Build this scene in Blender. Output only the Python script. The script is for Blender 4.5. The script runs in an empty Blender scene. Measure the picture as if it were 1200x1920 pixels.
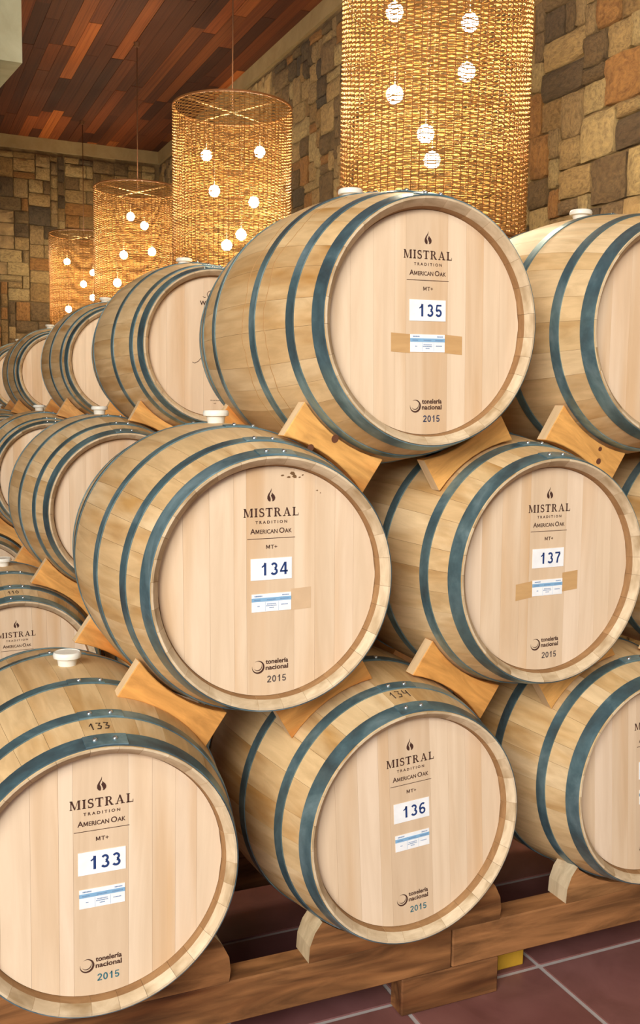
import bpy, bmesh, math, random
from mathutils import Matrix, Vector
random.seed(7)
C = bpy.context.scene.collection
PI = math.pi
ZF = 0.595            # height of the bottom-row barrel axes above the floor

# ------------------------------------------------------------------ camera
cam_d = bpy.data.cameras.new('camera')
cam = bpy.data.objects.new('camera', cam_d); C.objects.link(cam)
cr, cu, cf = Vector((0.91540, -0.40228, 0.01432)), Vector((0.02918, 0.10181, 0.99438)), Vector((0.40148, 0.90984, -0.10493))
m = Matrix.Identity(4)
for i in range(3):
    m[i][0] = cr[i]; m[i][1] = cu[i]; m[i][2] = -cf[i]
m.translation = Vector((-0.4240, -2.0882, 1.0452 + ZF))
cam.matrix_world = m
cam_d.sensor_fit = 'VERTICAL'; cam_d.sensor_height = 36.0
cam_d.lens = 36.0 * 1836.6 / 1920
cam_d.clip_end = 100
bpy.context.scene.camera = cam

# ------------------------------------------------------------------ world, lights, exposure
sc = bpy.context.scene
sc.view_settings.view_transform = 'Standard'
sc.view_settings.look = 'None'
sc.view_settings.gamma = 1
sc.view_settings.use_curve_mapping = False
sc.view_settings.exposure = 0.0
sc.cycles.use_denoising = True
sc.cycles.max_bounces = 8
sc.cycles.transparent_max_bounces = 16
sc.cycles.sample_clamp_indirect = 6
W = bpy.data.worlds.new('overcast_sky'); sc.world = W
W.use_nodes = True
wn = W.node_tree.nodes; wl = W.node_tree.links
bg = wn['Background']
tc = wn.new('ShaderNodeTexCoord'); sx = wn.new('ShaderNodeSeparateXYZ'); rp = wn.new('ShaderNodeValToRGB')
wl.new(tc.outputs['Generated'], sx.inputs[0]); wl.new(sx.outputs[2], rp.inputs[0]); wl.new(rp.outputs[0], bg.inputs[0])
rp.color_ramp.elements[0].position = 0.0; rp.color_ramp.elements[0].color = (0.45, 0.40, 0.36, 1)
rp.color_ramp.elements[1].position = 0.10; rp.color_ramp.elements[1].color = (0.76, 0.91, 1.0, 1)
bg.inputs[1].default_value = 0.34

def area(name, loc, target, sx_, sy_, power, col):
    l = bpy.data.lights.new(name, 'AREA'); l.shape = 'RECTANGLE'; l.size = sx_; l.size_y = sy_
    l.energy = power; l.color = col
    o = bpy.data.objects.new(name, l); C.objects.link(o); o.location = loc
    o.rotation_euler = (Vector(target) - Vector(loc)).to_track_quat('-Z', 'Y').to_euler()
    return o
area('entrance_daylight', (-3.9, -5.2, 3.9), (0.9, 0.4, 1.2), 3.6, 3.0, 740, (1.0, 0.95, 0.87))
area('warm_fill', (1.2, -3.2, 4.7), (1.0, 2.5, 1.8), 1.6, 0.8, 30, (1.0, 0.86, 0.66))  # unseen warm fill aimed into the room; no fixture there

# ------------------------------------------------------------------ helpers
def tag(o, label=None, cat=None, group=None, kind=None):
    if label: o['label'] = label
    if cat: o['category'] = cat
    if group: o['group'] = group
    if kind: o['kind'] = kind
    return o
def link(name, data, parent=None, mat=None):
    o = bpy.data.objects.new(name, data); C.objects.link(o)
    if parent is not None: o.parent = parent
    if mat is not None and data is not None and hasattr(data, 'materials') and len(data.materials) == 0: data.materials.append(mat)
    return o
def empty(name, loc=(0, 0, 0), **k):
    o = link(name, None); o.location = loc; o.empty_display_size = .1
    return tag(o, **k)
def mesh(name, verts, faces, mat=None, smooth=False):
    me = bpy.data.meshes.new(name); me.from_pydata([tuple(v) for v in verts], [], faces); me.update()
    if mat: me.materials.append(mat)
    if smooth:
        for p in me.polygons: p.use_smooth = True
    return me
def sharp(me, ang=35):
    try: me.set_sharp_from_angle(angle=math.radians(ang))
    except Exception: pass
    return me
def box_mesh(name, lo, hi, mat=None, bev=0.0, seg=1, rough=0.0, cuts=0, seed=0):
    bm = bmesh.new()
    bmesh.ops.create_cube(bm, size=1)
    for v in bm.verts:
        v.co = Vector(((lo[i] + hi[i]) / 2 + v.co[i] * (hi[i] - lo[i])) for i in range(3))
    if cuts: bmesh.ops.subdivide_edges(bm, edges=bm.edges[:], cuts=cuts, use_grid_fill=True)
    if bev: bmesh.ops.bevel(bm, geom=[e for e in bm.edges if len(e.link_faces) == 2 and e.calc_face_angle(0) > .5], offset=bev, segments=seg, affect='EDGES')
    if rough:
        r = random.Random(seed)
        for v in bm.verts: v.co += Vector((r.uniform(-1, 1), r.uniform(-1, 1), r.uniform(-1, 1))) * rough
    me = bpy.data.meshes.new(name); bm.to_mesh(me); bm.free()
    if mat: me.materials.append(mat)
    return me
def lathe(name, prof, n=48, mat=None, axis='Y', smooth=True, close=False, ang=35):
    """prof: list of (radius, t) ; revolved round +axis"""
    vs = []; fs = []
    k = len(prof)
    for i in range(n):
        a = 2 * PI * i / n
        for r, t in prof:
            if axis == 'Y': vs.append((r * math.cos(a), t, r * math.sin(a)))
            else: vs.append((r * math.cos(a), r * math.sin(a), t))
    rng = range(k if close else k - 1)
    for i in range(n):
        j = (i + 1) % n
        for q in rng:
            q2 = (q + 1) % k
            f = (i * k + q, i * k + q2, j * k + q2, j * k + q)
            fs.append(f if axis == 'Y' else f[::-1])
    me = mesh(name, vs, fs, mat, smooth)
    bm = bmesh.new(); bm.from_mesh(me); bmesh.ops.remove_doubles(bm, verts=bm.verts[:], dist=1e-6); bmesh.ops.recalc_face_normals(bm, faces=bm.faces[:]); bm.to_mesh(me); bm.free()
    return sharp(me, ang) if smooth else me
def prism(name, pts, y0, y1, mat=None, bev=0.0):
    """pts: outline in XZ, extruded along Y"""
    n = len(pts); vs = [(x, y0, z) for x, z in pts] + [(x, y1, z) for x, z in pts]
    fs = [tuple(range(n)), tuple(range(2 * n - 1, n - 1, -1))] + [(i, i + n, (i + 1) % n + n, (i + 1) % n) for i in range(n)]
    me = mesh(name, vs, fs, mat)
    bm = bmesh.new(); bm.from_mesh(me); bmesh.ops.recalc_face_normals(bm, faces=bm.faces[:])
    if bev: bmesh.ops.bevel(bm, geom=[e for e in bm.edges if e.calc_face_angle(0) > .6], offset=bev, segments=1, affect='EDGES')
    bm.to_mesh(me); bm.free()
    return me
def tube_pts(vs, fs, path, r, n=6, cap=True):
    b0 = len(vs); L = len(path)
    for i, p in enumerate(path):
        d = (Vector(path[min(i + 1, L - 1)]) - Vector(path[max(i - 1, 0)])).normalized()
        u = d.orthogonal().normalized(); w = d.cross(u)
        for k in range(n):
            a = 2 * PI * k / n; vs.append(tuple(Vector(p) + r * (math.cos(a) * u + math.sin(a) * w)))
    for i in range(L - 1):
        for k in range(n):
            fs.append((b0 + i * n + k, b0 + i * n + (k + 1) % n, b0 + (i + 1) * n + (k + 1) % n, b0 + (i + 1) * n + k))
    if cap: fs.append(tuple(b0 + k for k in range(n))[::-1]); fs.append(tuple(b0 + (L - 1) * n + k for k in range(n)))
def tube(name, path, r, mat, n=6):
    vs, fs = [], []; tube_pts(vs, fs, path, r, n); return mesh(name, vs, fs, mat, True)

# ------------------------------------------------------------------ materials
def new_mat(name):
    M = bpy.data.materials.new(name); M.use_nodes = True
    return M, M.node_tree.nodes, M.node_tree.links, M.node_tree.nodes['Principled BSDF']
def s2l(c):
    return tuple(((v / 255) / 12.92 if v / 255 <= .04045 else ((v / 255 + .055) / 1.055) ** 2.4) for v in c) + (1,)
def ramp(N, stops, interp='LINEAR'):
    r = N.new('ShaderNodeValToRGB'); cr_ = r.color_ramp; cr_.interpolation = interp
    while len(cr_.elements) < len(stops): cr_.elements.new(.5)
    for e, (p, col) in zip(cr_.elements, stops): e.position = p; e.color = col
    return r
def mixc(N, L, a, b, fac, mode='MIX'):
    x = N.new('ShaderNodeMix'); x.data_type = 'RGBA'; x.blend_type = mode
    for s, v in ((6, a), (7, b), (0, fac)):
        if hasattr(v, 'is_linked') or hasattr(v, 'links'): L.new(v, x.inputs[s])
        else: x.inputs[s].default_value = v
    return x.outputs[2]
def coords(N, L, scale, offset=True):
    t = N.new('ShaderNodeTexCoord'); mp = N.new('ShaderNodeMapping'); mp.inputs['Scale'].default_value = scale
    if offset:
        oi = N.new('ShaderNodeObjectInfo'); ml = N.new('ShaderNodeVectorMath'); ml.operation = 'SCALE'; ml.inputs[0].default_value = (37, 53, 71)
        L.new(oi.outputs['Random'], ml.inputs[3]); ad = N.new('ShaderNodeVectorMath'); ad.operation = 'ADD'
        L.new(t.outputs['Object'], ad.inputs[0]); L.new(ml.outputs[0], ad.inputs[1]); L.new(ad.outputs[0], mp.inputs[0])
    else: L.new(t.outputs['Object'], mp.inputs[0])
    return mp.outputs[0]
def noise(N, L, vec, scale=1, detail=4, rough=.55, dist=0):
    n = N.new('ShaderNodeTexNoise'); n.inputs['Scale'].default_value = scale; n.inputs['Detail'].default_value = detail
    n.inputs['Roughness'].default_value = rough; n.inputs['Distortion'].default_value = dist; L.new(vec, n.inputs['Vector']); return n.outputs[0]
def bump(N, L, B, h, strength=.3, dist=.002):
    b = N.new('ShaderNodeBump'); b.inputs['Strength'].default_value = strength; b.inputs['Distance'].default_value = dist
    L.new(h, b.inputs['Height']); L.new(b.outputs[0], B.inputs['Normal'])
def wood(name, tones, grain, rough=.6, streak=(.82, 1.08), blotch=None, bst=.25, gs=(0.35, 0.65)):
    """tones: sRGB tones picked per piece; grain: mapping scale (stretched along the grain)"""
    M, N, L, B = new_mat(name)
    if len(tones) == 1: tones = tones * 2
    oi = N.new('ShaderNodeObjectInfo')
    st = [(i / max(1, len(tones) - 1), s2l(t)) for i, t in enumerate(tones)]
    base = ramp(N, st); L.new(oi.outputs['Random'], base.inputs[0])
    v = coords(N, L, grain)
    g = noise(N, L, v, 1, 6, .6, .6)
    k0, k1 = streak
    r1 = ramp(N, [(gs[0], (k0, k0 * .97, k0 * .93, 1)), (gs[1], (k1, k1, k1, 1))]); L.new(g, r1.inputs[0])
    col = mixc(N, L, base.outputs[0], r1.outputs[0], 1.0, 'MULTIPLY')
    if blotch:
        v2 = coords(N, L, tuple(.18 * x for x in grain)); n2 = noise(N, L, v2, 1.6, 3, .6)
        r2 = ramp(N, [(.50, (1, 1, 1, 1)), (.72, s2l(blotch))]); L.new(n2, r2.inputs[0])
        col = mixc(N, L, col, r2.outputs[0], 1.0, 'MULTIPLY')
    L.new(col, B.inputs['Base Color']); B.inputs['Roughness'].default_value = rough
    B.inputs['Specular IOR Level'].default_value = .3
    bump(N, L, B, g, bst, .0015)
    return M
def plain(name, col, rough=.6, metal=0.0, spec=.4):
    M, N, L, B = new_mat(name)
    v = coords(N, L, (30, 30, 30)); n = noise(N, L, v, 1, 3)
    r = ramp(N, [(.3, tuple(x * .9 for x in s2l(col)[:3]) + (1,)), (.7, s2l(col))]); L.new(n, r.inputs[0]); L.new(r.outputs[0], B.inputs['Base Color'])
    B.inputs['Roughness'].default_value = rough; B.inputs['Metallic'].default_value = metal; B.inputs['Specular IOR Level'].default_value = spec
    return M
M_stave = wood('oak_stave', [(206, 170, 120), (224, 192, 146), (214, 182, 134), (230, 202, 160), (218, 184, 134)], (34, 3.2, 34), .5, (.84, 1.05), (214, 190, 150), .2)
M_headmid = wood('oak_head_middle', [(217, 191, 162), (222, 197, 168)], (26, 26, 2.2), .5, (.93, 1.04), (240, 225, 205), .12)
M_head = wood('oak_head', [(224, 199, 170), (232, 209, 182), (228, 203, 174), (236, 214, 190)], (26, 26, 2.2), .5, (.93, 1.04), (240, 225, 205), .12)
M_end = wood('oak_chime', [(205, 182, 150), (222, 202, 172)], (20, 60, 20), .65, (.85, 1.05), (190, 175, 150), .2)
M_croze = wood('brown_croze', [(150, 112, 74), (166, 128, 88)], (20, 60, 20), .7, (.8, 1.05))  # croze wall, a darker brown than the rest of the stave
M_wedge = wood('pine_wedge', [(222, 158, 84), (232, 174, 100), (216, 150, 78), (234, 178, 110)], (7, 30, 34), .6, (.72, 1.1), (225, 180, 130), .2)
M_beam = wood('rack_timber', [(168, 116, 70), (150, 100, 60), (178, 128, 80)], (3.2, 22, 22), .75, (.42, 1.15), (128, 100, 76), .5)
M_wend = wood('pine_wedge_end', [(232, 200, 156), (240, 212, 172)], (30, 30, 5), .7, (.85, 1.05))
M_endg = wood('pine_end_grain', [(206, 184, 148), (214, 194, 162)], (30, 30, 5), .8, (.75, 1.05), (190, 170, 140), .4)
M_knot = plain('wood_knot', (105, 62, 40), .7)
M_stain = plain('wine_stain', (168, 128, 80), .7)
M_dark = plain('mould_stain', (120, 88, 56), .8)
M_ink = plain('burned_ink', (74, 44, 34), .8)
M_pen = plain('marker_ink', (60, 44, 36), .7)
M_blue = plain('blue_numerals', (36, 62, 120), .6)
M_teal = plain('teal_stamp', (52, 112, 126), .7)
M_navy = plain('navy_stamp', (60, 66, 92), .7)
M_grey = plain('grey_stamp', (96, 84, 80), .7)
M_paper = plain('white_sticker', (250, 252, 255), .45)
M_band = plain('label_blue_band', (138, 184, 222), .5)
M_lines = plain('label_print', (120, 150, 190), .6)
M_tape = wood('brown_tape', [(206, 166, 116), (200, 158, 108)], (8, 8, 40), .4, (.9, 1.05))
M_tape2 = plain('pale_tape_mark', (218, 186, 150), .4)
M_bung = plain('white_silicone', (238, 236, 226), .35)
M_cord = plain('dark_cord', (96, 60, 34), .7)
M_plaster = wood('tan_plaster', [(150, 128, 92)], (5, 5, 5), .9, (.85, 1.05), None, .5)
M_mortar = wood('mortar', [(120, 98, 68)], (9, 9, 9), .95, (.7, 1.1), None, .8)
M_yellow = plain('yellow_wood', (196, 150, 40), .7)
M_soffit = wood('grey_concrete', [(176, 176, 150)], (3, 3, 3), .9, (.85, 1.05), None, .4)

def metal_mat():
    M, N, L, B = new_mat('galvanised_steel')
    v = coords(N, L, (5, 9, 5)); n = noise(N, L, v, 1, 5, .6, .5)
    v2 = coords(N, L, (46, 46, 46)); n2 = noise(N, L, v2, 1, 3, .5)
    r = ramp(N, [(.30, s2l((98, 114, 122))), (.50, s2l((116, 152, 166))), (.72, s2l((170, 204, 216)))]); L.new(n, r.inputs[0])  # teal and pale tones put the sky's reflection into the steel colour
    r2 = ramp(N, [(.3, (.86, .86, .86, 1)), (.7, (1.05, 1.05, 1.05, 1))]); L.new(n2, r2.inputs[0])
    L.new(mixc(N, L, r.outputs[0], r2.outputs[0], 1.0, 'MULTIPLY'), B.inputs['Base Color'])
    B.inputs['Metallic'].default_value = .72
    rr = ramp(N, [(.3, (.30, .30, .30, 1)), (.7, (.46, .46, .46, 1))]); L.new(n, rr.inputs[0]); L.new(rr.outputs[0], B.inputs['Roughness'])
    bump(N, L, B, n2, .12, .001)
    return M
M_hoop = metal_mat()
M_rivet = plain('steel_rivet', (205, 210, 212), .25, .9)

def stone_mat():
    M, N, L, B = new_mat('field_stone')
    oi = N.new('ShaderNodeObjectInfo')
    base = ramp(N, [(0, s2l((116, 94, 64))), (.12, s2l((172, 144, 98))), (.28, s2l((150, 120, 76))), (.42, s2l((98, 80, 58))), (.52, s2l((180, 156, 110))), (.68, s2l((160, 116, 66))), (.78, s2l((132, 108, 76))), (.88, s2l((158, 132, 92))), (.97, s2l((92, 78, 62)))], 'CONSTANT')
    L.new(oi.outputs['Random'], base.inputs[0])
    v = coords(N, L, (7, 7, 7)); n = noise(N, L, v, 1, 5, .6, .4)
    r = ramp(N, [(.32, (.50, .46, .42, 1)), (.5, (.82, .78, .74, 1)), (.68, (1.10, 1.04, .92, 1))]); L.new(n, r.inputs[0])
    L.new(mixc(N, L, base.outputs[0], r.outputs[0], 1.0, 'MULTIPLY'), B.inputs['Base Color']); B.inputs['Roughness'].default_value = .9
    v2 = coords(N, L, (26, 26, 26)); n2 = noise(N, L, v2, 1, 5, .65)
    bump(N, L, B, n2, .8, .012)
    return M
M_stone = stone_mat()
M_plank = wood('ceiling_plank', [(62, 28, 13), (80, 38, 17), (54, 25, 12), (132, 66, 26), (70, 34, 16), (92, 46, 20), (58, 26, 12), (168, 92, 38), (68, 32, 14)], (30, 2.5, 30), .75, (.75, 1.15), (190, 160, 130), .25)
M_tile = wood('terracotta_tile', [(128, 84, 80), (118, 78, 78), (134, 90, 84), (124, 84, 84)], (6, 6, 6), .32, (.84, 1.08), (215, 200, 205), .15)
M_grout = plain('pale_grout', (178, 168, 166), .9)

def weave_mat(name, col, trans):
    M, N, L, B = new_mat(name)
    out = N['Material Output'] if 'Material Output' in N else [n for n in N if n.type == 'OUTPUT_MATERIAL'][0]
    v = coords(N, L, (7, 7, 60), False); n = noise(N, L, v, 1, 4, .6)
    r = ramp(N, [(.3, tuple(x * .55 for x in s2l(col)[:3]) + (1,)), (.65, s2l(col))]); L.new(n, r.inputs[0])
    L.new(r.outputs[0], B.inputs['Base Color']); B.inputs['Roughness'].default_value = .6
    t = N.new('ShaderNodeBsdfTranslucent'); t.inputs[0].default_value = s2l(trans)
    mx = N.new('ShaderNodeMixShader'); mx.inputs[0].default_value = .04
    L.new(B.outputs[0], mx.inputs[1]); L.new(t.outputs[0], mx.inputs[2]); L.new(mx.outputs[0], out.inputs[0])
    return M
M_weft = weave_mat('rattan_weft', (160, 114, 52), (240, 170, 70))
M_stake = weave_mat('rattan_stake', (150, 96, 46), (170, 90, 36))
M_bulb, N_, L_, B_ = new_mat('lamp_bulb')
B_.inputs['Emission Color'].default_value = (1.0, 0.86, 0.58, 1); B_.inputs['Emission Strength'].default_value = 400

# ------------------------------------------------------------------ the room (setting)
XW, YB, ZC = 2.90, 10.72, 4.30 + ZF
room = []
def struct(name, me, parent=None):
    o = link(name, me, parent)
    if parent is None: o['kind'] = 'structure'
    return o
floor = struct('floor', box_mesh('floor', (-6, -6, -.12), (XW + .3, YB + .3, -.003), M_grout))
TX, TY, T = 1.305, .165, .47
tiles_far = []
tile_protos = [box_mesh('tile', (.006, .006, -.02), (T - .006, T - .006, 0), M_tile, .003) for i in range(1)]
for i in range(-9, 4):
    for j in range(-8, 23):
        x0, y0 = TX + i * T, TY + j * T
        if x0 > XW: continue
        if -4 <= i <= 2 and -3 <= j <= 4:
            o = link('tile', tile_protos[0], floor); o.location = (x0, y0, random.uniform(-.0006, .0006))
        else: tiles_far.append((x0, y0))
vs, fs = [], []
for x0, y0 in tiles_far:
    b = len(vs); x1 = min(x0 + T - .006, XW)
    for z in (-.02, 0):
        vs += [(x0 + .006, y0 + .006, z), (x1, y0 + .006, z), (x1, y0 + T - .006, z), (x0 + .006, y0 + T - .006, z)]
    fs += [(b + 4, b + 5, b + 6, b + 7)] + [(b + k, b + (k + 1) % 4, b + 4 + (k + 1) % 4, b + 4 + k) for k in range(4)]
o = link('tile_field', mesh('tile_field', vs, fs, M_tile), floor); o['kind'] = 'stuff'

ceiling = struct('ceiling', box_mesh('ceiling', (-6, -1.5, ZC + .02), (XW + .3, YB + .3, ZC + .15), plain('ceiling_board_gap', (40, 22, 12), .9)))
pr = random.Random(11); plank_w = .118
far_pl = []
unit_plank = box_mesh('plank', (.001, .001, 0), (.999, .999, 1), M_plank)
xi = 0; x = XW - plank_w
while x > -3.2:
    y = 1.0 + pr.uniform(0, 1.2)
    near = x > -.1
    far_pl.append((x, y - 3.0, y - .004))
    while y < YB:
        L_p = pr.uniform(.6, 2.6); y1 = min(y + L_p, YB + .02)
        if near and y1 > 4.6:
            o = link('plank', unit_plank, ceiling); o.location = (x + .0012, y, ZC - pr.uniform(0, .004)); o.scale = (plank_w - .0024, y1 - y - .003, .022)
        else: far_pl.append((x, y, y1 - .003))
        y = y1
    x -= plank_w
vs, fs = [], []
for x, y0, y1 in far_pl:
    b = len(vs)
    for z in (ZC, ZC + .022):
        vs += [(x + .0012, y0, z), (x + plank_w - .0012, y0, z), (x + plank_w - .0012, y1, z), (x + .0012, y1, z)]
    fs += [(b + 3, b + 2, b + 1, b)] + [(b + k, b + (k + 1) % 4, b + 4 + (k + 1) % 4, b + 4 + k) for k in range(4)]
o = link('plank_field', mesh('plank_field', vs, fs, M_plank), ceiling); o['kind'] = 'stuff'

wall_r = struct('wall_right', box_mesh('wall_right', (XW, -3, 0), (XW + .3, YB + .3, ZC + .1), M_mortar))
wall_b = struct('wall_back', box_mesh('wall_back', (-6, YB, 0), (XW, YB + .3, ZC + .1), M_mortar))
struct('wall_left', box_mesh('wall_left', (-6.2, -3, 0), (-6, YB + .3, ZC + .1), M_plaster))  # unseen aisle wall, added to cut the light reaching under the racks
struct('trim_1', box_mesh('trim_1', (XW - .035, -3, ZC - .15), (XW, YB, ZC), M_plaster, 0, 1, .004, 0, 3))
struct('trim_2', box_mesh('trim_2', (-6, YB - .035, ZC - .15), (XW - .035, YB, ZC), M_plaster))
# grey plastered soffit hanging under the ceiling, its underside rising to the back
sv = []
for xx in (-4.5, .474):
    sv += [(xx, 5.0, 3.322 + ZF), (xx, 5.0, ZC), (xx, 8.6, ZC), (xx, 8.6, 3.322 + ZF + .164 * 3.6)]
struct('trim_3', mesh('soffit', sv, [(0, 1, 2, 3), (7, 6, 5, 4), (0, 4, 5, 1), (1, 5, 6, 2), (2, 6, 7, 3), (3, 7, 4, 0)], M_soffit))

# rubble masonry: random rectangles on a small module, each stone its own block
def stone_proto(seed):
    r = random.Random(seed); bm = bmesh.new(); n = 5
    g = {}
    for i in range(n):
        for j in range(n):
            u, w = i / (n - 1), j / (n - 1)
            edge = (i in (0, n - 1)) or (j in (0, n - 1)); corner = (i in (0, n - 1)) and (j in (0, n - 1))
            d = .45 if edge else 1.0
            du = r.uniform(-.02, .02); dw = r.uniform(-.025, .025)
            if corner: du += (.015 if i == 0 else -.015); dw += (.015 if j == 0 else -.015)
            g[i, j] = bm.verts.new((u + du, -(.35 + d * .5 + r.uniform(-.12, .15)), w + dw))
    for i in range(n - 1):
        for j in range(n - 1): bm.faces.new((g[i, j], g[i + 1, j], g[i + 1, j + 1], g[i, j + 1]))
    back = {}
    ring = [(i, 0) for i in range(n)] + [(n - 1, j) for j in range(1, n)] + [(i, n - 1) for i in range(n - 2, -1, -1)] + [(0, j) for j in range(n - 2, 0, -1)]
    bk = [bm.verts.new((g[k].co.x, .05, g[k].co.z)) for k in ring]
    for k in range(len(ring)): bm.faces.new((g[ring[k]], bk[k], bk[(k + 1) % len(ring)], g[ring[(k + 1) % len(ring)]]))
    bmesh.ops.recalc_face_normals(bm, faces=bm.faces[:])
    me = bpy.data.meshes.new('stone'); bm.to_mesh(me); bm.free(); me.materials.append(M_stone)
    for p in me.polygons: p.use_smooth = True
    return sharp(me, 50)
stone_protos = [stone_proto(40 + k) for k in range(10)]
def masonry(wall, length, z0, z1, to_world, rot, vis, seed, mod=(.088, .078)):
    r = random.Random(seed); nu = int(length / mod[0]); nw = int((z1 - z0) / mod[1]); used = set(); far = []
    for j in range(nw):
        for i in range(nu):
            if (i, j) in used: continue
            opts = [(2, 2), (2, 2), (3, 2), (1, 2), (2, 1), (3, 1), (2, 3), (3, 2), (2, 2), (3, 3), (4, 2)]; r.shuffle(opts)
            for (a, b) in opts + [(1, 1)]:
                if i + a <= nu and j + b <= nw and all((i + p, j + q) not in used for p in range(a) for q in range(b)): break
            for p in range(a):
                for q in range(b): used.add((i + p, j + q))
            u0, w0 = i * mod[0] + .005 + r.uniform(0, .006), z0 + j * mod[1] + .004 + r.uniform(0, .006)
            sw, sh, dep = a * mod[0] - .012, b * mod[1] - .011, r.uniform(.028, .06)
            loc = to_world(u0, w0)
            if vis(loc, sw): 
                o = link('stone', r.choice(stone_protos), wall); o.location = loc; o.rotation_euler = (0, 0, rot); o.scale = (sw, dep, sh)
            else: far.append((loc, sw, dep, sh, r.choice(stone_protos)))
    R3 = Matrix.Rotation(rot, 4, 'Z'); bm_v, bm_f = [], []
    for loc, sw, dep, sh, me in far:
        M4 = Matrix.Translation(loc) @ R3 @ Matrix.Diagonal((sw, dep, sh, 1)); b = len(bm_v)
        bm_v += [tuple(M4 @ v.co) for v in me.vertices]; bm_f += [tuple(b + k for k in p.vertices) for p in me.polygons]
    o = link('stone_field', mesh('stone_field', bm_v, bm_f, M_stone), wall); o['kind'] = 'stuff'
ZT = ZC - .155
cp = m.translation.copy()
def px(P):
    d = Vector(P) - cp; z = d.dot(cf)
    return (600 + 1836.6 * d.dot(cr) / z, 960 - 1836.6 * d.dot(cu) / z) if z > .1 else (-999, -999)
# only stones that show singly from the room's entrance are separate pieces
def vis_r(loc, sw):
    y, z = loc[1], loc[2]
    return (1.4 < y < 3.3 and z > 1.9 + ZF and z < 3.5 + ZF) or (4.9 < y < 6.7 and z > 2.5 + ZF) or (y > 9.6 and z > 3.5 + ZF)
def vis_b(loc, sw): return loc[0] > .75 and loc[2] > 1.6 + ZF
masonry(wall_r, 12.0, 0.02, ZT, lambda u, w: Vector((XW, YB - .04 - u, w)), -PI / 2, vis_r, 5)
masonry(wall_b, 6.0, 0.02, ZT, lambda u, w: Vector((XW - .06 - 6.0 + u, YB, w)), 0, vis_b, 8)

# ------------------------------------------------------------------ barrel prototypes
RH, RB, DL = .300, .368, .91          # chime radius, bilge radius, length
AX = .372                             # axis height above the barrel's base (local)
def rad(y): return RB - (RB - RH) * ((y - DL / 2) / (DL / 2)) ** 2
def stave_mesh(width_deg):
    nseg = 16; na = 2 if width_deg < 12 else 3
    prof = []
    for k in range(nseg + 1):
        y = DL * k / nseg; prof.append((rad(y), y))
    end = [(RH - .005, DL), (RH - .0205, DL - .018), (RH - .027, DL - .05)]
    inner = [(rad(y) - .03, y) for y in (DL * .8, DL * .5, DL * .2)]
    start = [(RH - .027, .05), (RH - .0205, .018), (RH - .005, 0)]
    loop = prof + end + inner + start; n = len(loop)
    h = math.radians(width_deg) / 2; vs, fs = [], []
    for a in range(na + 1):
        t = -h + 2 * h * a / na
        for r, y in loop:
            g = .00028 / r
            tt = t * (1 - g / h)
            vs.append((r * math.sin(tt), y, r * math.cos(tt)))
    for a in range(na):
        for k in range(n):
            k2 = (k + 1) % n; fs.append((a * n + k, (a + 1) * n + k, (a + 1) * n + k2, a * n + k2))
    fs.append(tuple(range(n))); fs.append(tuple(na * n + k for k in range(n))[::-1])
    me = mesh('stave', vs, fs); me.materials.append(M_stave); me.materials.append(M_end); me.materials.append(M_croze)
    for p in me.polygons:
        cy = sum(me.vertices[i].co.y for i in p.vertices) / len(p.vertices)
        cr2 = sum(math.hypot(me.vertices[i].co.x, me.vertices[i].co.z) for i in p.vertices) / len(p.vertices)
        if len(p.vertices) == 4:
            p.use_smooth = True
            if (cy < .015 or cy > DL - .015) and cr2 < RH - .002: p.material_index = 1
            elif (cy < .045 or cy > DL - .045) and cr2 < RH - .016: p.material_index = 2
    bm = bmesh.new(); bm.from_mesh(me); bmesh.ops.recalc_face_normals(bm, faces=bm.faces[:]); bm.to_mesh(me); bm.free()
    return sharp(me, 30)
STV = {w: stave_mesh(w) for w in (14, 12, 10, 16)}
HY = .038                              # depth of the head below the chime
def head_board(x0, x1, y=HY, mt=None):
    R = RH - .0255; n = 8
    xs = [x0 + .0002 + (x1 - x0 - .0004) * k / n for k in range(n + 1)]
    xs = [max(-R + 1e-4, min(R - 1e-4, v)) for v in xs]
    top = [(v, math.sqrt(R * R - v * v)) for v in xs]; bot = [(v, -z) for v, z in top[::-1]]
    return prism('head_board', top + bot, y, y + .02, mt or M_head)
BX = [-.275, -.215, -.152, -.093, -.062, .058, .112, .165, .215, .275]
BX2 = [-.275, -.20, -.125, -.048, .03, .07, .135, .2, .275]
BOARDS = [[head_board(a, b, HY, M_headmid if a == -.062 else None) for a, b in zip(q, q[1:])] for q in (BX, BX2)]
BACKHEAD = lathe('back_head', [(.0001, DL - HY), (RH - .026, DL - HY), (RH - .026, DL - HY - .02), (.0001, DL - HY - .02)], 40, M_head)
def hoop_mesh(y0, y1):
    k = 3; prof = [(rad(y0) + .0004, y0)] + [(rad(y0 + (y1 - y0) * i / k) + .0030, y0 + (y1 - y0) * i / k) for i in range(k + 1)] + [(rad(y1) + .0004, y1)]
    return lathe('hoop', prof, 96, M_hoop, ang=40)
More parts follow.
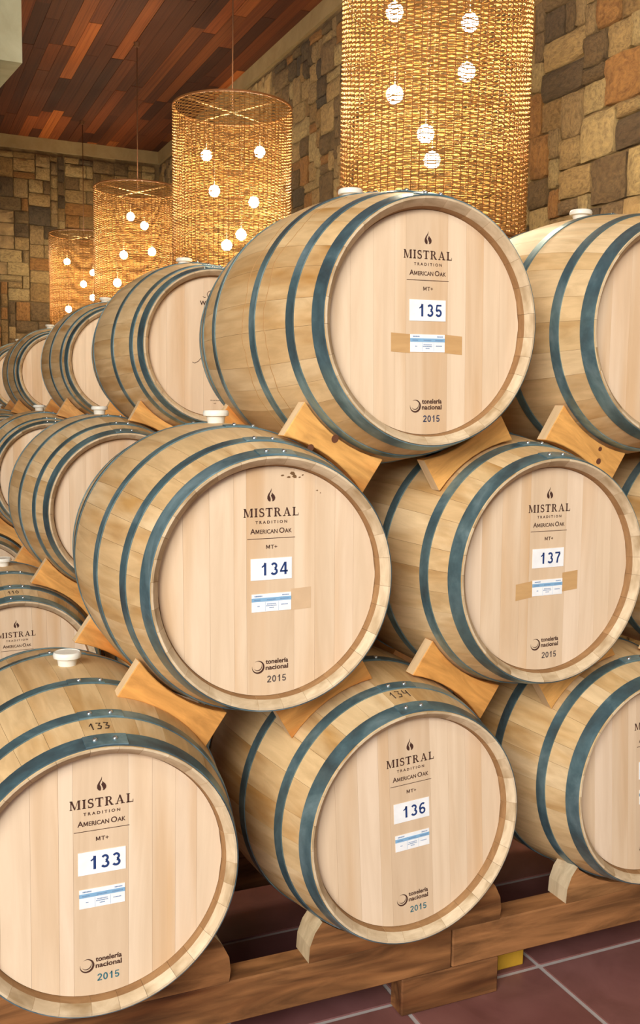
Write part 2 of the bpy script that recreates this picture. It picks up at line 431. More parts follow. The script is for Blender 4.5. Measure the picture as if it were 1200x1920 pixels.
def lap_mesh(y0, y1, a0, a1):
    """overlapping end of the hoop, proud of the band beneath"""
    vs, fs = [], []; n = 6; k = 2
    for i in range(n + 1):
        a = a0 + (a1 - a0) * i / n
        for j in range(k + 1):
            y = y0 + .001 + (y1 - y0 - .002) * j / k
            for dr in (.0028, .0050):
                r = rad(y) + dr; vs.append((r * math.sin(a), y, r * math.cos(a)))
    q = 2 * (k + 1)
    for i in range(n):
        for j in range(k):
            b = i * q + 2 * j
            fs.append((b + 1, b + 3, b + q + 3, b + q + 1))
        fs.append((i * q, i * q + 1, (i + 1) * q + 1, (i + 1) * q)); e = 2 * k
        fs.append((i * q + e + 1, i * q + e, (i + 1) * q + e, (i + 1) * q + e + 1))
    fs.append((0, 2, 3, 1)); fs.append((2, 4, 5, 3)); b = n * q; fs.append((b, b + 1, b + 3, b + 2)); fs.append((b + 2, b + 3, b + 5, b + 4))
    return mesh('hoop_lap', vs, fs, M_hoop)
STYLE_A = [(.003, .043), (.113, .143), (.292, .322)]
STYLE_B = [(.004, .044), (.082, .108), (.262, .290)]
def mirror(s): return s + [(DL - b, DL - a) for a, b in s[::-1]]
HOOPS = [[(hoop_mesh(a, b), lap_mesh(a, b, -.13 + .03 * (i % 3), .17 + .03 * (i % 2)), (a + b) / 2) for i, (a, b) in enumerate(mirror(s))] for s in (STYLE_A, STYLE_B)]
def dome(r, h):
    return lathe('rivet', [(r, 0), (r * .92, h * .45), (r * .6, h * .85), (.0001, h)], 12, M_rivet, axis='Z')
RIV = dome(.0062, .0052)
BUNG = lathe('bung', [(.0001, -.01), (.0215, -.01), (.0245, .012), (.026, .017), (.034, .019), (.0355, .026), (.0335, .032), (.0315, .0335), (.030, .0320), (.0001, .0315)], 36, M_bung, axis='Z')

# ---- lettering
def text_mesh(s, size, mat, align='CENTER', off=0.0, space=1.0, ext=.0004, shear=0.0, name='lettering'):
    cu_ = bpy.data.curves.new(name, 'FONT'); cu_.body = s; cu_.size = size; cu_.align_x = align; cu_.offset = off
    cu_.space_character = space; cu_.extrude = ext; cu_.resolution_u = 3; cu_.shear = shear
    o = bpy.data.objects.new('tmp', cu_); C.objects.link(o)
    bpy.context.view_layer.update()
    me = bpy.data.meshes.new_from_object(o.evaluated_get(bpy.context.evaluated_depsgraph_get()))
    bpy.data.objects.remove(o); bpy.data.curves.remove(cu_)
    me.materials.clear(); me.materials.append(mat)
    return me
def add_text(bmv, s, cap, u, v, mat, align='CENTER', width=None, off=0.0, space=1.0):
    """append text (XY) scaled so cap height = cap, optional width, to lists"""
    me = text_mesh(s, 1.0, mat, align, off, space, 0.0)
    xs = [q.co.x for q in me.vertices]; w = max(xs) - min(xs); cx = (max(xs) + min(xs)) / 2
    sy = cap / .70; sxx = (width / w) if width else sy
    b = len(bmv[0])
    for q in me.vertices:
        bmv[0].append((u + (q.co.x - cx) * sxx, v + q.co.y * sy))
    for p in me.polygons: bmv[1].append(tuple(b + k for k in p.vertices))
    bpy.data.meshes.remove(me)
def poly(bmv, pts):
    b = len(bmv[0]); bmv[0].extend(pts); bmv[1].append(tuple(range(b, b + len(pts))))
def quad(bmv, x0, y0, x1, y1): poly(bmv, [(x0, y0), (x1, y0), (x1, y1), (x0, y1)])
def strip(bmv, pts, wd):
    """thick polyline with per-point width"""
    L = len(pts); left, right = [], []
    for i in range(L):
        a = Vector(pts[max(0, i - 1)]); b = Vector(pts[min(L - 1, i + 1)]); d = (b - a).normalized(); n = Vector((-d.y, d.x))
        w = (wd[i] if isinstance(wd, (list, tuple)) else wd) / 2; p = Vector(pts[i])
        left.append(tuple(p + n * w)); right.append(tuple(p - n * w))
    for i in range(L - 1): poly(bmv, [left[i], right[i], right[i + 1], left[i + 1]])
def arc(cx, cy, rx, ry, a0, a1, n=10): return [(cx + rx * math.cos(math.radians(a0 + (a1 - a0) * i / n)), cy + ry * math.sin(math.radians(a0 + (a1 - a0) * i / n))) for i in range(n + 1)]
def serif_word(bmv, cx, y, cap, total):
    """MISTRAL in bold roman capitals"""
    G = {}
    th, tn, sf = .20, .10, .085
    def M_():
        s = []; s.append(('r', .08, 0, .08 + tn, 1)); s.append(('r', .86, 0, .86 + th, 1)); s.append(('p', [(.06, 1), (.26, 1), (.60, .1), (.52, .0), (.48, .0)])); s.append(('p', [(.50, 0), (.58, .12), (.90, 1), (.84, 1)]))
        s += [('r', 0, 0, .25, sf), ('r', .76, 0, 1.12, sf), ('r', 0, 1 - sf, .24, 1), ('r', .84, 1 - sf, 1.12, 1)]; return s, 1.12
    def I_(): return [('r', .1, 0, .1 + th, 1), ('r', 0, 0, .37, sf), ('r', 0, 1 - sf, .37, 1)], .37
    def S_():
        a = arc(.33, .735, .22, .215, 25, 262, 12); b = arc(.33, .275, .25, .235, 82, -150, 12)
        pts = a + b; wd = [.08] + [.13] * 5 + [.15] * 6 + [.17] * 2 + [.15] * 6 + [.12] * 5 + [.07] * 1
        return [('s', pts, wd[:len(pts)] + [.1] * (len(pts) - len(wd))), ('r', .52, .68, .57, 1), ('r', .06, 0, .11, .33)], .64
    def T_(): return [('r', .33, 0, .33 + th, 1), ('r', .2, 0, .63, sf), ('r', 0, 1 - sf * 1.3, .83, 1), ('r', 0, .72, .05, 1), ('r', .78, .72, .83, 1)], .83
    def R_(): return [('r', .1, 0, .1 + th, 1), ('r', 0, 0, .38, sf), ('r', 0, 1 - sf, .4, 1), ('s', [(.25, .97)] + arc(.42, .745, .21, .215, 88, -88, 10) + [(.25, .525)], [.06, .06, .09, .12, .15, .16, .17, .17, .15, .12, .09, .06, .06]), ('p', [(.36, .52), (.55, .52), (.86, .04), (.66, 0)]), ('r', .66, 0, .92, sf)], .92
    def A_(): return [('p', [(.12, 0), (.2, 0), (.52, .86), (.47, 1)]), ('p', [(.42, 1), (.56, 1), (.92, 0), (.70, 0)]), ('r', .26, .28, .68, .35), ('r', 0, 0, .32, sf), ('r', .6, 0, 1.02, sf)], 1.02
    def L_x(): return [('r', .1, 0, .1 + th, 1), ('r', 0, 0, .74, sf * 1.2), ('r', 0, 1 - sf, .38, 1), ('r', .69, 0, .74, .32)], .74
    gl = [M_(), I_(), S_(), T_(), R_(), A_(), L_x()]
    tw = sum(g[1] for g in gl); k = cap; gap = (total / k * 1.0 - tw) / 6
    X = cx - total / 2
    for sh, w in gl:
        for s in sh:
            if s[0] == 'r': quad(bmv, X + s[1] * k, y + s[2] * k, X + s[3] * k, y + s[4] * k)
            elif s[0] == 'p': poly(bmv, [(X + a * k, y + b * k) for a, b in s[1]])
            else: strip(bmv, [(X + a * k, y + b * k) for a, b in s[1]], [q * k for q in s[2]])
        X += (w + gap) * k
def to_head(name, bmv, mat, y=HY, lift=.0007, zc=AX):
    """flat print on the head: (u, v) -> local x, z; with a hair of thickness"""
    n = len(bmv[0]); vs = [(u, y - lift, v + zc) for u, v in bmv[0]]
    me = mesh(name, vs, bmv[1], mat)
    bm = bmesh.new(); bm.from_mesh(me)
    for f in bm.faces:
        if f.normal.y > 0: f.normal_flip()
    bm.to_mesh(me); bm.free(); return me
B = ([], [])
flame_l = [(.0005, .2235), (-.0022, .2165), (-.0068, .2105), (-.0098, .2045), (-.0102, .1985), (-.0078, .1940), (-.0040, .1918), (-.0022, .1925), (-.0015, .1965), (-.0022, .2010), (-.0045, .2055), (-.0030, .2110), (.0000, .2160)]
flame_r = [(.0012, .2135), (.0010, .2090), (-.0012, .2060), (.0010, .2010), (.0030, .1960), (.0022, .1922), (.0060, .1930), (.0090, .1965), (.0100, .2010), (.0082, .2060), (.0042, .2100)]
poly(B, flame_l); poly(B, flame_r)
serif_word(B, 0, .1562, .0205, .138)
add_text(B, 'TRADITION', .0066, 0, .1402, M_ink, width=.080, off=.02, space=1.6)
def cap_m(bmv, cx, y, h, w, t):
    x0, x1 = cx - w / 2, cx + w / 2
    quad(bmv, x0, y, x0 + t, y + h); quad(bmv, x1 - t, y, x1, y + h)
    poly(bmv, [(x0, y + h), (cx - t * .5, y + h * .12), (cx + t * .5, y + h * .12), (x0 + t * 1.25, y + h)][::-1])
    poly(bmv, [(x1 - t * 1.25, y + h), (cx - t * .5, y + h * .12), (cx + t * .5, y + h * .12), (x1, y + h)][::-1])
add_text(B, 'A', .0125, -.0465, .1165, M_ink, off=.014); cap_m(B, -.0350, .1165, .0098, .0092, .0017); add_text(B, 'ERICAN', .0098, -.0065, .1165, M_ink, width=.044, off=.014)
add_text(B, 'O', .0125, .0265, .1165, M_ink, off=.014); add_text(B, 'AK', .0098, .0430, .1165, M_ink, width=.018, off=.014)
quad(B, -.0603, .1040, .0603, .1054)
cap_m(B, -.0085, .0800, .0092, .0095, .0017); add_text(B, 'T+', .0092, .0065, .0800, M_ink, width=.0165, off=.01)
# cooperage ring mark: two crescents
def crescent(bmv, cx, cy, r, a0, a1, wmax, n=22):
    pts = arc(cx, cy, r, r, a0, a1, n); strip(bmv, pts, [max(.0003, wmax * math.sin(PI * i / n)) for i in range(n + 1)])
crescent(B, -.035, -.203, .0145, 120, -190, .0046); crescent(B, -.0355, -.201, .0105, 20, -150, .0022)
add_text(B, 'tonelería', .0112, .0135, -.1972, M_ink, width=.058, off=.028)
add_text(B, 'nacional', .0112, .0135, -.2118, M_ink, width=.058, off=.028)
BRAND = to_head('burned_brand', B, M_ink)
B = ([], []); poly(B, flame_l); poly(B, flame_r); serif_word(B, 0, .1562, .0205, .138)
DG = {'1': [([(-.22, .66), (-.02, .80), (.06, 1.0)], [.10, .12, .16]), ([(.06, 1.0), (.06, 0)], .19)],
 '0': [(arc(0, .5, .23, .42, 90, 450, 24), .17)],
 '2': [(arc(0, .70, .23, .22, 170, -30, 10) + [(-.05, .28), (-.25, .08)], .17), ([(-.30, .075), (.32, .075)], .15)],
 '3': [(arc(-.01, .725, .20, .195, 155, -75, 10), .165), (arc(-.01, .285, .235, .21, 80, -155, 12), .175)],
 '4': [([(.14, 1.0), (.14, 0)], .18), ([(.10, .96), (-.27, .30)], .13), ([(-.33, .27), (.34, .27)], .14)],
 '5': [([(.27, .925), (-.16, .925)], .14), ([(-.15, .97), (-.22, .50)], .13), (arc(-.01, .31, .235, .235, 150, -155, 14), .17)],
 '6': [(arc(0, .30, .225, .225, 0, 360, 20), .165), (arc(.06, .50, .30, .42, 190, 62, 10), .165)],
 '7': [([(-.28, .925), (.28, .925)], .15), ([(.24, .88), (.02, .45), (-.06, 0)], .175)],
 '9': [(arc(0, .70, .225, .225, 0, 360, 20), .165), (arc(-.06, .50, .30, .42, 10, -118, 10), .165)]}
def digits(bmv, s, cx, y, cap, adv):
    x = cx - adv * (len(s) - 1) / 2
    for ch in s:
        for pts, wd in DG[ch]: strip(bmv, [(x + a * cap, y + b * cap) for a, b in pts], [q * cap for q in wd] if isinstance(wd, list) else wd * cap)
        x += adv
def year_mesh(mat):
    B = ([], []); digits(B, '2015', .0125, -.2432, .0165, .0128); return to_head('year_stamp', B, mat)
YEAR = {k: year_mesh(v) for k, v in (('teal', M_teal), ('grey', M_grey), ('navy', M_navy))}
def sticker(x0, z0, x1, z1, mat, name, y=HY, th=.0012):
    return box_mesh(name, (x0, y - th, z0 + AX), (x1, y - .0001, z1 + AX), mat)
NUM_ST = sticker(-.052, .006, .052, .0575, M_paper, 'number_sticker')
INF_ST = sticker(-.050, -.070, .050, -.027, M_paper, 'record_sticker')
INF_BAND = sticker(-.050, -.0455, .050, -.0365, M_band, 'label_band', HY, .0016)
B = ([], [])
for (x0, x1, z0, z1) in ((-.043, -.024, -.0335, -.0305), (.027, .044, -.0335, -.0310), (-.044, -.028, -.0425, -.0400), (-.012, .010, -.0425, -.0400), (.022, .046, -.0425, -.0400),
                         (-.036, -.030, -.0570, -.0550), (-.012, .012, -.0530, -.0510), (-.014, .013, -.0570, -.0550), (-.006, .005, -.0620, -.0600), (.024, .042, -.0560, -.0540)):
    # rows of tiny unreadable print as short dashes
    x = x0
    while x < x1: quad(B, x, z0, min(x + .0022, x1), z1); x += .003
INF_TXT = to_head('label_print', B, M_lines, HY, .0019)
B = ([], [])
quad(B, -.0165, -.069, -.0160, -.047); quad(B, .0175, -.069, .0180, -.047); INF_LIN = to_head('label_rules', B, M_band, HY, .0017)
def num_mesh(s):
    B = ([], []); digits(B, s, .0065, .0168, .0300, .0246); return to_head('numerals', B, M_blue, HY, .0016)

# marker scribbles on the top stave, between first and second hoops
def scribble(strokes, r0=.0045, a_off=0.0, yc=.081, size=.026):
    vs, fs = [], []
    for st in strokes:
        path = []
        for (u, v) in st:
            y = yc + v * size; r = rad(y) + .0006; a = a_off + u * size / r
            path.append((r * math.sin(a), y, r * math.cos(a) + AX))
        tube_pts(vs, fs, path, .0013, 5)
    return mesh('marker_number', vs, fs, M_pen, True)
d1 = [(-.1, .1), (.1, .45), (.12, -.5)]
def three(x): return [(x, .45), (x + .35, .38), (x + .15, .05), (x + .38, -.1), (x + .25, -.45), (x - .02, -.42)]
def four(x): return [(x, .45), (x - .02, .0), (x + .35, .02), (x + .36, .4), (x + .34, -.5)]
def zero(x): return [(x + .15, .45), (x - .02, .1), (x + .02, -.35), (x + .22, -.42), (x + .36, -.05), (x + .3, .35), (x + .15, .45)]
SCR = {'133': scribble([d1, three(.5), three(1.15)], a_off=-.045), '134': scribble([d1, three(.5), four(1.2)], a_off=-.06, yc=.090, size=.030), '110': scribble([d1, [(p + .55, q) for p, q in d1], zero(1.0)], a_off=-.06)}

# wavy leak rings on a body
def leak_ring(y0, seed, a0, a1, r_=.0016):
    rr = random.Random(seed); path = []; n = 60; w = 0
    for i in range(n + 1):
        a = math.radians(a0 + (a1 - a0) * i / n); w = w * .7 + rr.uniform(-.004, .004); y = y0 + w + .006 * math.sin(i * .5)
        r = rad(y) - r_ * .55; path.append((r * math.sin(a), y, r * math.cos(a) + AX))
    vs, fs = [], []; tube_pts(vs, fs, path, r_, 5); return mesh('leak_mark', vs, fs, M_stain, True)

WLIST = [14, 12, 10] * 10
def part(name, me, root, mat4=None):
    o = link(name, me, root)
    if mat4 is not None: o.matrix_local = mat4
    return o
def rotY(a): return Matrix.Rotation(a, 4, 'Y')
TZ = Matrix.Translation((0, 0, AX))
barrel_count = 0
def barrel(x, y, z, yaw=0.0, roll=0.0, label='', style=0, brand=None, year=None, number=None, record=False, tape=None, scr=None, detail=2, seed=0, extra=None, back=True, group='oak wine barrels in stacked ranks'):
    r = random.Random(seed * 7 + 3)
    root = empty('wine_barrel', label=label, cat='barrel', group=group)
    root.matrix_world = Matrix.Translation((x, y, z + ZF)) @ Matrix.Rotation(yaw, 4, 'Z') @ rotY(-roll) @ Matrix.Translation((0, 0, -AX))
    wl_ = WLIST[:]; r.shuffle(wl_)
    a = 8.0 if wl_[0] else 0
    a = -wl_[0] / 2
    for w in wl_:
        part('stave', STV[w], root, TZ @ rotY(math.radians(a + w / 2))); a += w
    for me in BOARDS[1 if style else 0]: part('head_board', me, root, TZ)
    if back: part('back_head', BACKHEAD, root, TZ)
    for i, (hm, lm_, hy) in enumerate(HOOPS[style]):
        h = part('hoop', hm, root, TZ)
        if i in (0, 1, 2, 3) and detail:
            part('hoop_lap', lm_, h)
            for aa in (-.055 + .03 * (i % 3), .085 + .03 * (i % 3)):
                rr = rad(hy) + .0048
                sl = math.atan2(rad(hy + .01) - rad(hy - .01), .02)
                q = link('rivet', RIV, h); q.matrix_local = rotY(aa) @ Matrix.Translation((0, hy, rr)) @ Matrix.Rotation(sl, 4, 'X')
    part('bung', BUNG, root, TZ @ Matrix.Translation((0, DL / 2, RB)))
    if brand: tag(part('burned_brand', brand, root), 'dark brown branded lettering', kind='stuff')
    if year: part('year_stamp', YEAR[year], root)
    if number is not None:
        s = part('number_sticker', NUM_ST, root)
        if number: part('numerals', num_mesh(number), s)
    if record:
        s = part('record_sticker', INF_ST, root); part('label_band', INF_BAND, s); part('label_print', INF_TXT, s); part('label_rules', INF_LIN, s)
    if tape:
        for (x0, z0, x1, z1, tl, mt) in tape:
            B = ([], []); poly(B, [(x0, z0), (x1, z0 + tl), (x1, z1 + tl), (x0, z1)]); part('tape', to_head('tape', B, mt, HY, .0005), root)
    if scr: part('marker_number', SCR[scr], root)
    if extra:
        for nm, me in extra: part(nm, me, root)
    return root

# world-brand barrel of the second rank (mostly hidden behind number 135)
B = ([], [])
strip(B, [(-.052, .196), (-.046, .193), (-.040, .194)], .0022)
strip(B, arc(-.012, .205, .022, .016, 0, 360, 20), .0022); strip(B, [(-.018, .19), (-.016, .205), (-.018, .22)], .0018); strip(B, [(-.006, .19), (-.004, .205), (-.006, .22)], .0018)
add_text(B, 'World', .016, -.033, .163, M_ink, width=.062, off=.03)
strip(B, [(-.095, -.062), (-.085, -.066), (-.070, -.058), (-.056, -.042), (-.050, -.030), (-.056, -.040), (-.054, -.058), (-.044, -.062), (-.036, -.050), (-.030, -.060)], .0022)
add_text(B, 'American', .0055, .0, -.214, M_ink, width=.04); add_text(B, 'oak', .0055, .0, -.226, M_ink)
WORLD = to_head('burned_brand', B, M_ink)
ST_T2 = sticker(-.052, .062, .050, .112, M_paper, 'number_sticker')

# mould specks at the top of barrel 134's head
B = ([], [])
rs = random.Random(4)
for (u, v, s) in ((.045, .248, .005), (.060, .249, .006), (.072, .247, .003), (.028, .252, .004), (.118, .214, .003), (.126, .208, .002), (.055, .256, .007), (.080, .252, .003)):
    poly(B, [(u + s * (1 + rs.uniform(-.35, .35)) * math.cos(t * PI / 3), v + .6 * s * (1 + rs.uniform(-.35, .35)) * math.sin(t * PI / 3)) for t in range(6)])
SPOTS = to_head('mould_spots', B, M_dark, HY, .0004)

COMMON = dict(brand=BRAND)
barrel(-.022, -.061, .022, .008, -.004, 'wine barrel with sticker 133, front row, bottom left corner of the stack', year='teal', number='133', record=True, scr='133', seed=1, **COMMON)
barrel(.398, .016, .635, .002, .012, 'wine barrel with sticker 134, middle tier front, dark mould specks on its head', year='grey', number='134', record=True, tape=[(.050, -.072, .102, -.020, .002, M_tape2)], seed=2, extra=[('mould_spots', SPOTS)], **COMMON)
barrel(.811, .026, 1.259, .0286, .023, 'wine barrel with sticker 135 and brown tape, topmost before the largest wicker lamp', year='navy', number='135', record=True, tape=[(-.104, -.070, -.050, -.024, -.003, M_tape), (.050, -.072, .102, -.026, -.004, M_tape)], seed=3,
       extra=[('leak_mark', leak_ring(.245, 5, -150, -20)), ('leak_mark', leak_ring(.365, 6, -150, -25)), ('leak_mark', leak_ring(.62, 9, -140, -30))], **COMMON)
barrel(.777, -.018, -.005, .0265, .0567, 'wine barrel with sticker 136, bottom tier front, lettering tilted, between 133 and the right barrel', year='teal', number='136', record=True, scr='134', seed=4, **COMMON)
barrel(1.194, .013, .623, .030, .010, 'wine barrel with sticker 137 and tape, middle tier front, right of 134', year='grey', number='137', record=True, tape=[(-.104, -.078, -.050, -.034, .006, M_tape), (.050, -.064, .102, -.012, .004, M_tape)], seed=5, **COMMON)
barrel(1.589, .019, 1.273, .006, 0, 'wine barrel cut by the right edge, top tier beside 135, stone wall behind', seed=6, **COMMON)
barrel(1.590, .005, -.012, .031, .057, 'wine barrel cut by the right edge, bottom tier on the rack right of 136', number='', record=True, seed=7, **COMMON)
barrel(1.995, .010, .630, 0, 0, 'sliver of wine barrel at the right edge, middle tier right of 137', seed=8, **COMMON)
# second rank
Y2 = 1.69
barrel(.007, 1.697, .0045, .001, .0167, 'wine barrel with marker number 110 on its top stave, behind barrel 133', scr='110', seed=11, number='', **COMMON)
barrel(.80, Y2, .0, 0, 0, 'wine barrel of the second rank, bottom tier, in the dark behind barrel 136', seed=12)
barrel(1.60, Y2, .0, 0, 0, 'wine barrel of the second rank, bottom tier, in the dark behind the bottom right barrel', seed=13)
barrel(.421, 1.681, .6405, .030, .0056, 'wine barrel behind 134, middle tier second rank, first letter of its brand showing', seed=14, **COMMON)
barrel(1.20, Y2, .638, 0, 0, 'wine barrel of the second rank, middle tier, in the shade behind barrel 137', seed=15)
barrel(.786, 1.678, 1.284, .0216, 0, 'wine barrel with barrel emblem brand and script, top tier right behind 135', style=1, brand=WORLD, extra=[('number_sticker', ST_T2)], seed=16)
# third rank and beyond
words = {2: 'third', 3: 'fourth', 4: 'fifth'}
for k, yk in ((2, 3.485), (3, 5.738), (4, 7.75)):
    wd = words[k]; j = random.Random(k)
    det = 1 if k == 2 else 0
    for cx, tz, tn in ((0, 0.0, 'bottom'), (.8, 0.0, 'bottom'), (1.6, 0.0, 'bottom'), (.4, .64, 'middle'), (1.2, .64, 'middle'), (.8, 1.288, 'top')):
        if tn == 'top': lb = 'wine barrel at the top of the %s rank, %s' % (wd, {2: 'dark bung beside the second smallest lamp', 3: 'left of centre before the smallest lamp', 4: 'last visible at the left edge'}[k])
        else: lb = 'wine barrel of the %s rank, %s tier, %s' % (wd, tn, {0: 'leftmost', .8: 'second from the left', 1.6: 'third from the left', .4: 'left one', 1.2: 'right one'}[cx])
        barrel(cx + j.uniform(-.006, .006), yk + (j.uniform(-.03, .03) if tn != 'top' else 0), tz + .002, 0, 0, lb.replace('dark bung beside', 'its bung beside'), style=1 if tn != 'bottom' else 0, detail=det, seed=20 + k * 7 + int(cx * 10))

# ------------------------------------------------------------------ wedge blocks between barrels
def wedge_mesh(L, r_up, r_dn, t0, t1, zoff=0.0):
    """block in local XZ: X along the tangent, Z along the line of centres; concave to both barrels"""
    n = 8; up, dn = [], []
    for i in range(n + 1):
        t = t0 + (t1 - t0) * i / n
        up.append((t, L / 2 - math.sqrt(r_up ** 2 - t * t) - .001)); dn.append((t, -(L / 2 - math.sqrt(r_dn ** 2 - t * t)) + .001))
    return up + dn[::-1]
WM = {}
def wedge(A, Bc, y0, y1, label, seed, knots=False, t0=-.132, t1=.132):
    """A upper centre (x, z), Bc lower centre"""
    a, b = Vector(A), Vector(Bc); n = a - b; L = n.length; ang = math.atan2(n.x, n.y); mid = (a + b) / 2
    rmax = rad((y0 + y1) / 2 + (.02 if y0 < .4 else -.02)) + .003
    key = (round(L, 3), round(y0, 2), round(t0, 3), round(t1, 3))
    if key not in WM:
        me = WM[key] = prism('wedge_block', wedge_mesh(L, rmax, rmax, t0, t1), 0, .042, M_wedge, .002)
        me.materials.append(M_wend)
        for p in me.polygons:
            if abs(p.normal.x) > .9 and abs(p.center.x) > .12: p.material_index = 1
    o = link('wedge_block', WM[key])
    o.rotation_euler = (0, ang, 0)
    return o, mid, ang
wn_ = 0
def put_wedge(A, Bc, yb, d0, label, knots=(), t0=-.132, t1=.132):
    o, mid, ang = wedge(A, Bc, d0, d0 + .042, label, 0, t0=t0, t1=t1)
    o.location = (mid.x, yb + d0, mid.y + ZF)
    tag(o, label, 'wedge', 'pine wedge blocks between the barrels')
    for (t, v, r) in knots:
        kv = [(t + r * math.cos(q * PI / 6), 0, v + r * 1.15 * math.sin(q * PI / 6)) for q in range(12)]
        me = prism('knot', [(p[0], p[2]) for p in kv], -.0006, .002, M_knot); kk = link('knot', me, o)
    return o
P = {'133': (-.022, .022), '134': (.398, .635), '135': (.811, 1.259), '136': (.777, -.005), '137': (1.194, .623), 'TR': (1.589, 1.273), 'BR': (1.59, -.012), 'MR': (1.995, .63)}
FR = [('134', '133', 'orange pine block under the left flank of barrel 134, above barrel 133', ()),
      ('134', '136', 'orange pine block under the right flank of barrel 134, above barrel 136', ((-.02, .02, .008),)),
      ('135', '134', 'pine block with round dark knots under the left flank of barrel 135', ((-.012, .020, .0095), (-.055, -.035, .008))),
      ('135', '137', 'pine block under the right flank of barrel 135, touching barrel 137', ()),
      ('137', '136', 'pine block with pale end grain under the left flank of barrel 137', ()),
      ('137', 'BR', 'pale pine block corner showing under the right of barrel 137', ()),
      ('TR', '137', 'pine block with two small knots under the top barrel at the right edge', ((.045, .02, .006), (.06, -.012, .008))),
      ('TR', 'MR', 'pine block under the right flank of the top right barrel', ()),
      ('MR', 'BR', 'pine block under the middle tier barrel at the right edge, above the bottom right barrel', ())]
for a, b, lb, kn in FR:
    put_wedge(P[a], P[b], .01, .148, lb, kn)
for a, b, lb, kn in FR:
    if P[b][0] > P[a][0] or a in ('TR', 'MR'): continue      # nothing of these shows
    put_wedge(P[a], P[b], .01, .722, 'rear pine block at the back end, ' + ('left' if P[b][0] < P[a][0] else 'right') + ' side of ' + {'134': 'the mould-specked middle barrel', '135': 'the topmost taped barrel', '137': 'the taped middle barrel', 'TR': 'the top right barrel', 'MR': 'the right middle barrel'}[a])
Q = {'b0': (.007, .0045), 'b1': (.8, 0), 'b2': (1.6, 0), 'm0': (.421, .6405), 'm1': (1.2, .638), 't': (.786, 1.284)}
for k, yk, wd in ((1, 1.685, 'second'), (2, 3.485, 'third'), (3, 5.738, 'fourth'), (4, 7.75, 'fifth')):
    q = Q if k == 1 else {'b0': (0, .002), 'b1': (.8, .002), 'b2': (1.6, .002), 'm0': (.4, .642), 'm1': (1.2, .642), 't': (.8, 1.29)}
    for a, b in (('m0', 'b0'), ('t', 'm0'), ('t', 'm1')):
        nm = {'m0': 'left middle barrel', 'm1': 'right middle barrel', 't': 'top barrel'}[a]; sd = 'left' if q[b][0] < q[a][0] else 'right'
        put_wedge(q[a], q[b], yk, .148, 'pine block under the %s side of the %s, %s rank, front' % (sd, nm, wd))
        if sd == 'left': put_wedge(q[a], q[b], yk, .722, 'pine block under the %s side of the %s, %s rank, rear' % (sd, nm, wd))

# ------------------------------------------------------------------ racks
BT, BBm = -.376, -.488                   # beam top and bottom (relative to axis height)
def cradle_pts(cx, z):
    """half-moon cradle: barrel seat on top, rounded outer shoulders"""
    rr = rad(.14) + .004
    pts = [(-.249, BT), (.335, BT), (.339, BT + .03), (.335, BT + .065), (.318, BT + .10), (.296, BT + .128), (.272, BT + .150)]
    for i in range(13):
        t = .255 - (.255 + .205) * i / 12
        pts.append((t, z - math.sqrt(rr * rr - t * t)))
    pts += [(-.212, BT + .104), (-.232, BT + .078), (-.246, BT + .042)]
    return [(p[0] + cx, p[1]) for p in pts]
def rack(x0, cxs, y, label, zs, seed=0):
    root = empty('barrel_rack', (x0, y, 0), label=label, cat='rack', group='timber racks under the barrels')
    W_ = 1.598
    def bx(nm, lo, hi, bev=.004, mat=M_beam):
        me = box_mesh(nm, (lo[0] , lo[1], lo[2]), (hi[0], hi[1], hi[2]), mat, bev); return link(nm, me, root)
    for (ya, yb_) in ((.10, .178), (.732, .81)):
        bx('beam', (0.001, ya, BBm + ZF), (W_, yb_, BT + ZF))
        for cx, z in zip(cxs, zs):
            me = prism('cradle', [(px_ - x0, pz) for px_, pz in cradle_pts(cx, z)], ya, ya + .085, M_beam, .0)
            me.materials.append(M_endg)
            for p in me.polygons:
                if abs(p.normal.x) > .6 and abs(p.center.x - (cx - x0)) > .2: p.material_index = 1
            o = link('cradle', me, root); o.location.z = ZF
    for xa in (.10, .75, 1.40):
        bx('cross_rail', (xa, .178, BBm + ZF + .01), (xa + .09, .732, BT + ZF - .02))
    return root
def foot(root, x, y, nm='foot_block', d=.065, w=.31):
    o = link(nm, box_mesh(nm, (x, y, .0), (x + w, y + d, BBm + ZF), M_beam, .004), root); return o
RK = [(-.64, (-.022, .777), 0.0, 'timber rack under barrels 133 and 136', (.022, -.005)), (.96, (1.59, 2.39), 0.0, 'timber rack under the bottom right barrel, resting on terracotta tiles', (-.012, 0))]
for x0, cxs, y, lb, zs in RK:
    r_ = rack(x0, cxs, y, lb, zs)
    for yy in (.102, .74):
        if x0 < 0:
            foot(r_, .165, yy); foot(r_, 1.445, yy)
        else:
            foot(r_, 1.28, yy)
        # feet local x: straddle the joint between neighbouring racks
RKx = [(1.69, 'second'), (3.485, 'third'), (5.738, 'fourth'), (7.75, 'fifth')]
for y, wd in RKx:
    for x0, cxs, sd in ((-.62, (0.0, .8), 'left'), (.98, (1.6,), 'right')):
        r_ = rack(x0, cxs, y, 'timber rack under the %s rank of barrels, %s one' % (wd, sd), (.002, .002))
        for yy in (.102, .74): foot(r_, .02, yy, w=.25); foot(r_, 1.3, yy, w=.25)
# plugs and marks on the front beams
o = link('yellow_block', box_mesh('yellow_block', (0, 0, 0), (.10, .07, .103), M_yellow, .006)); o.location = (1.165, .185, 0)
tag(o, 'small yellow wooden block on the floor behind the rack foot', 'block')

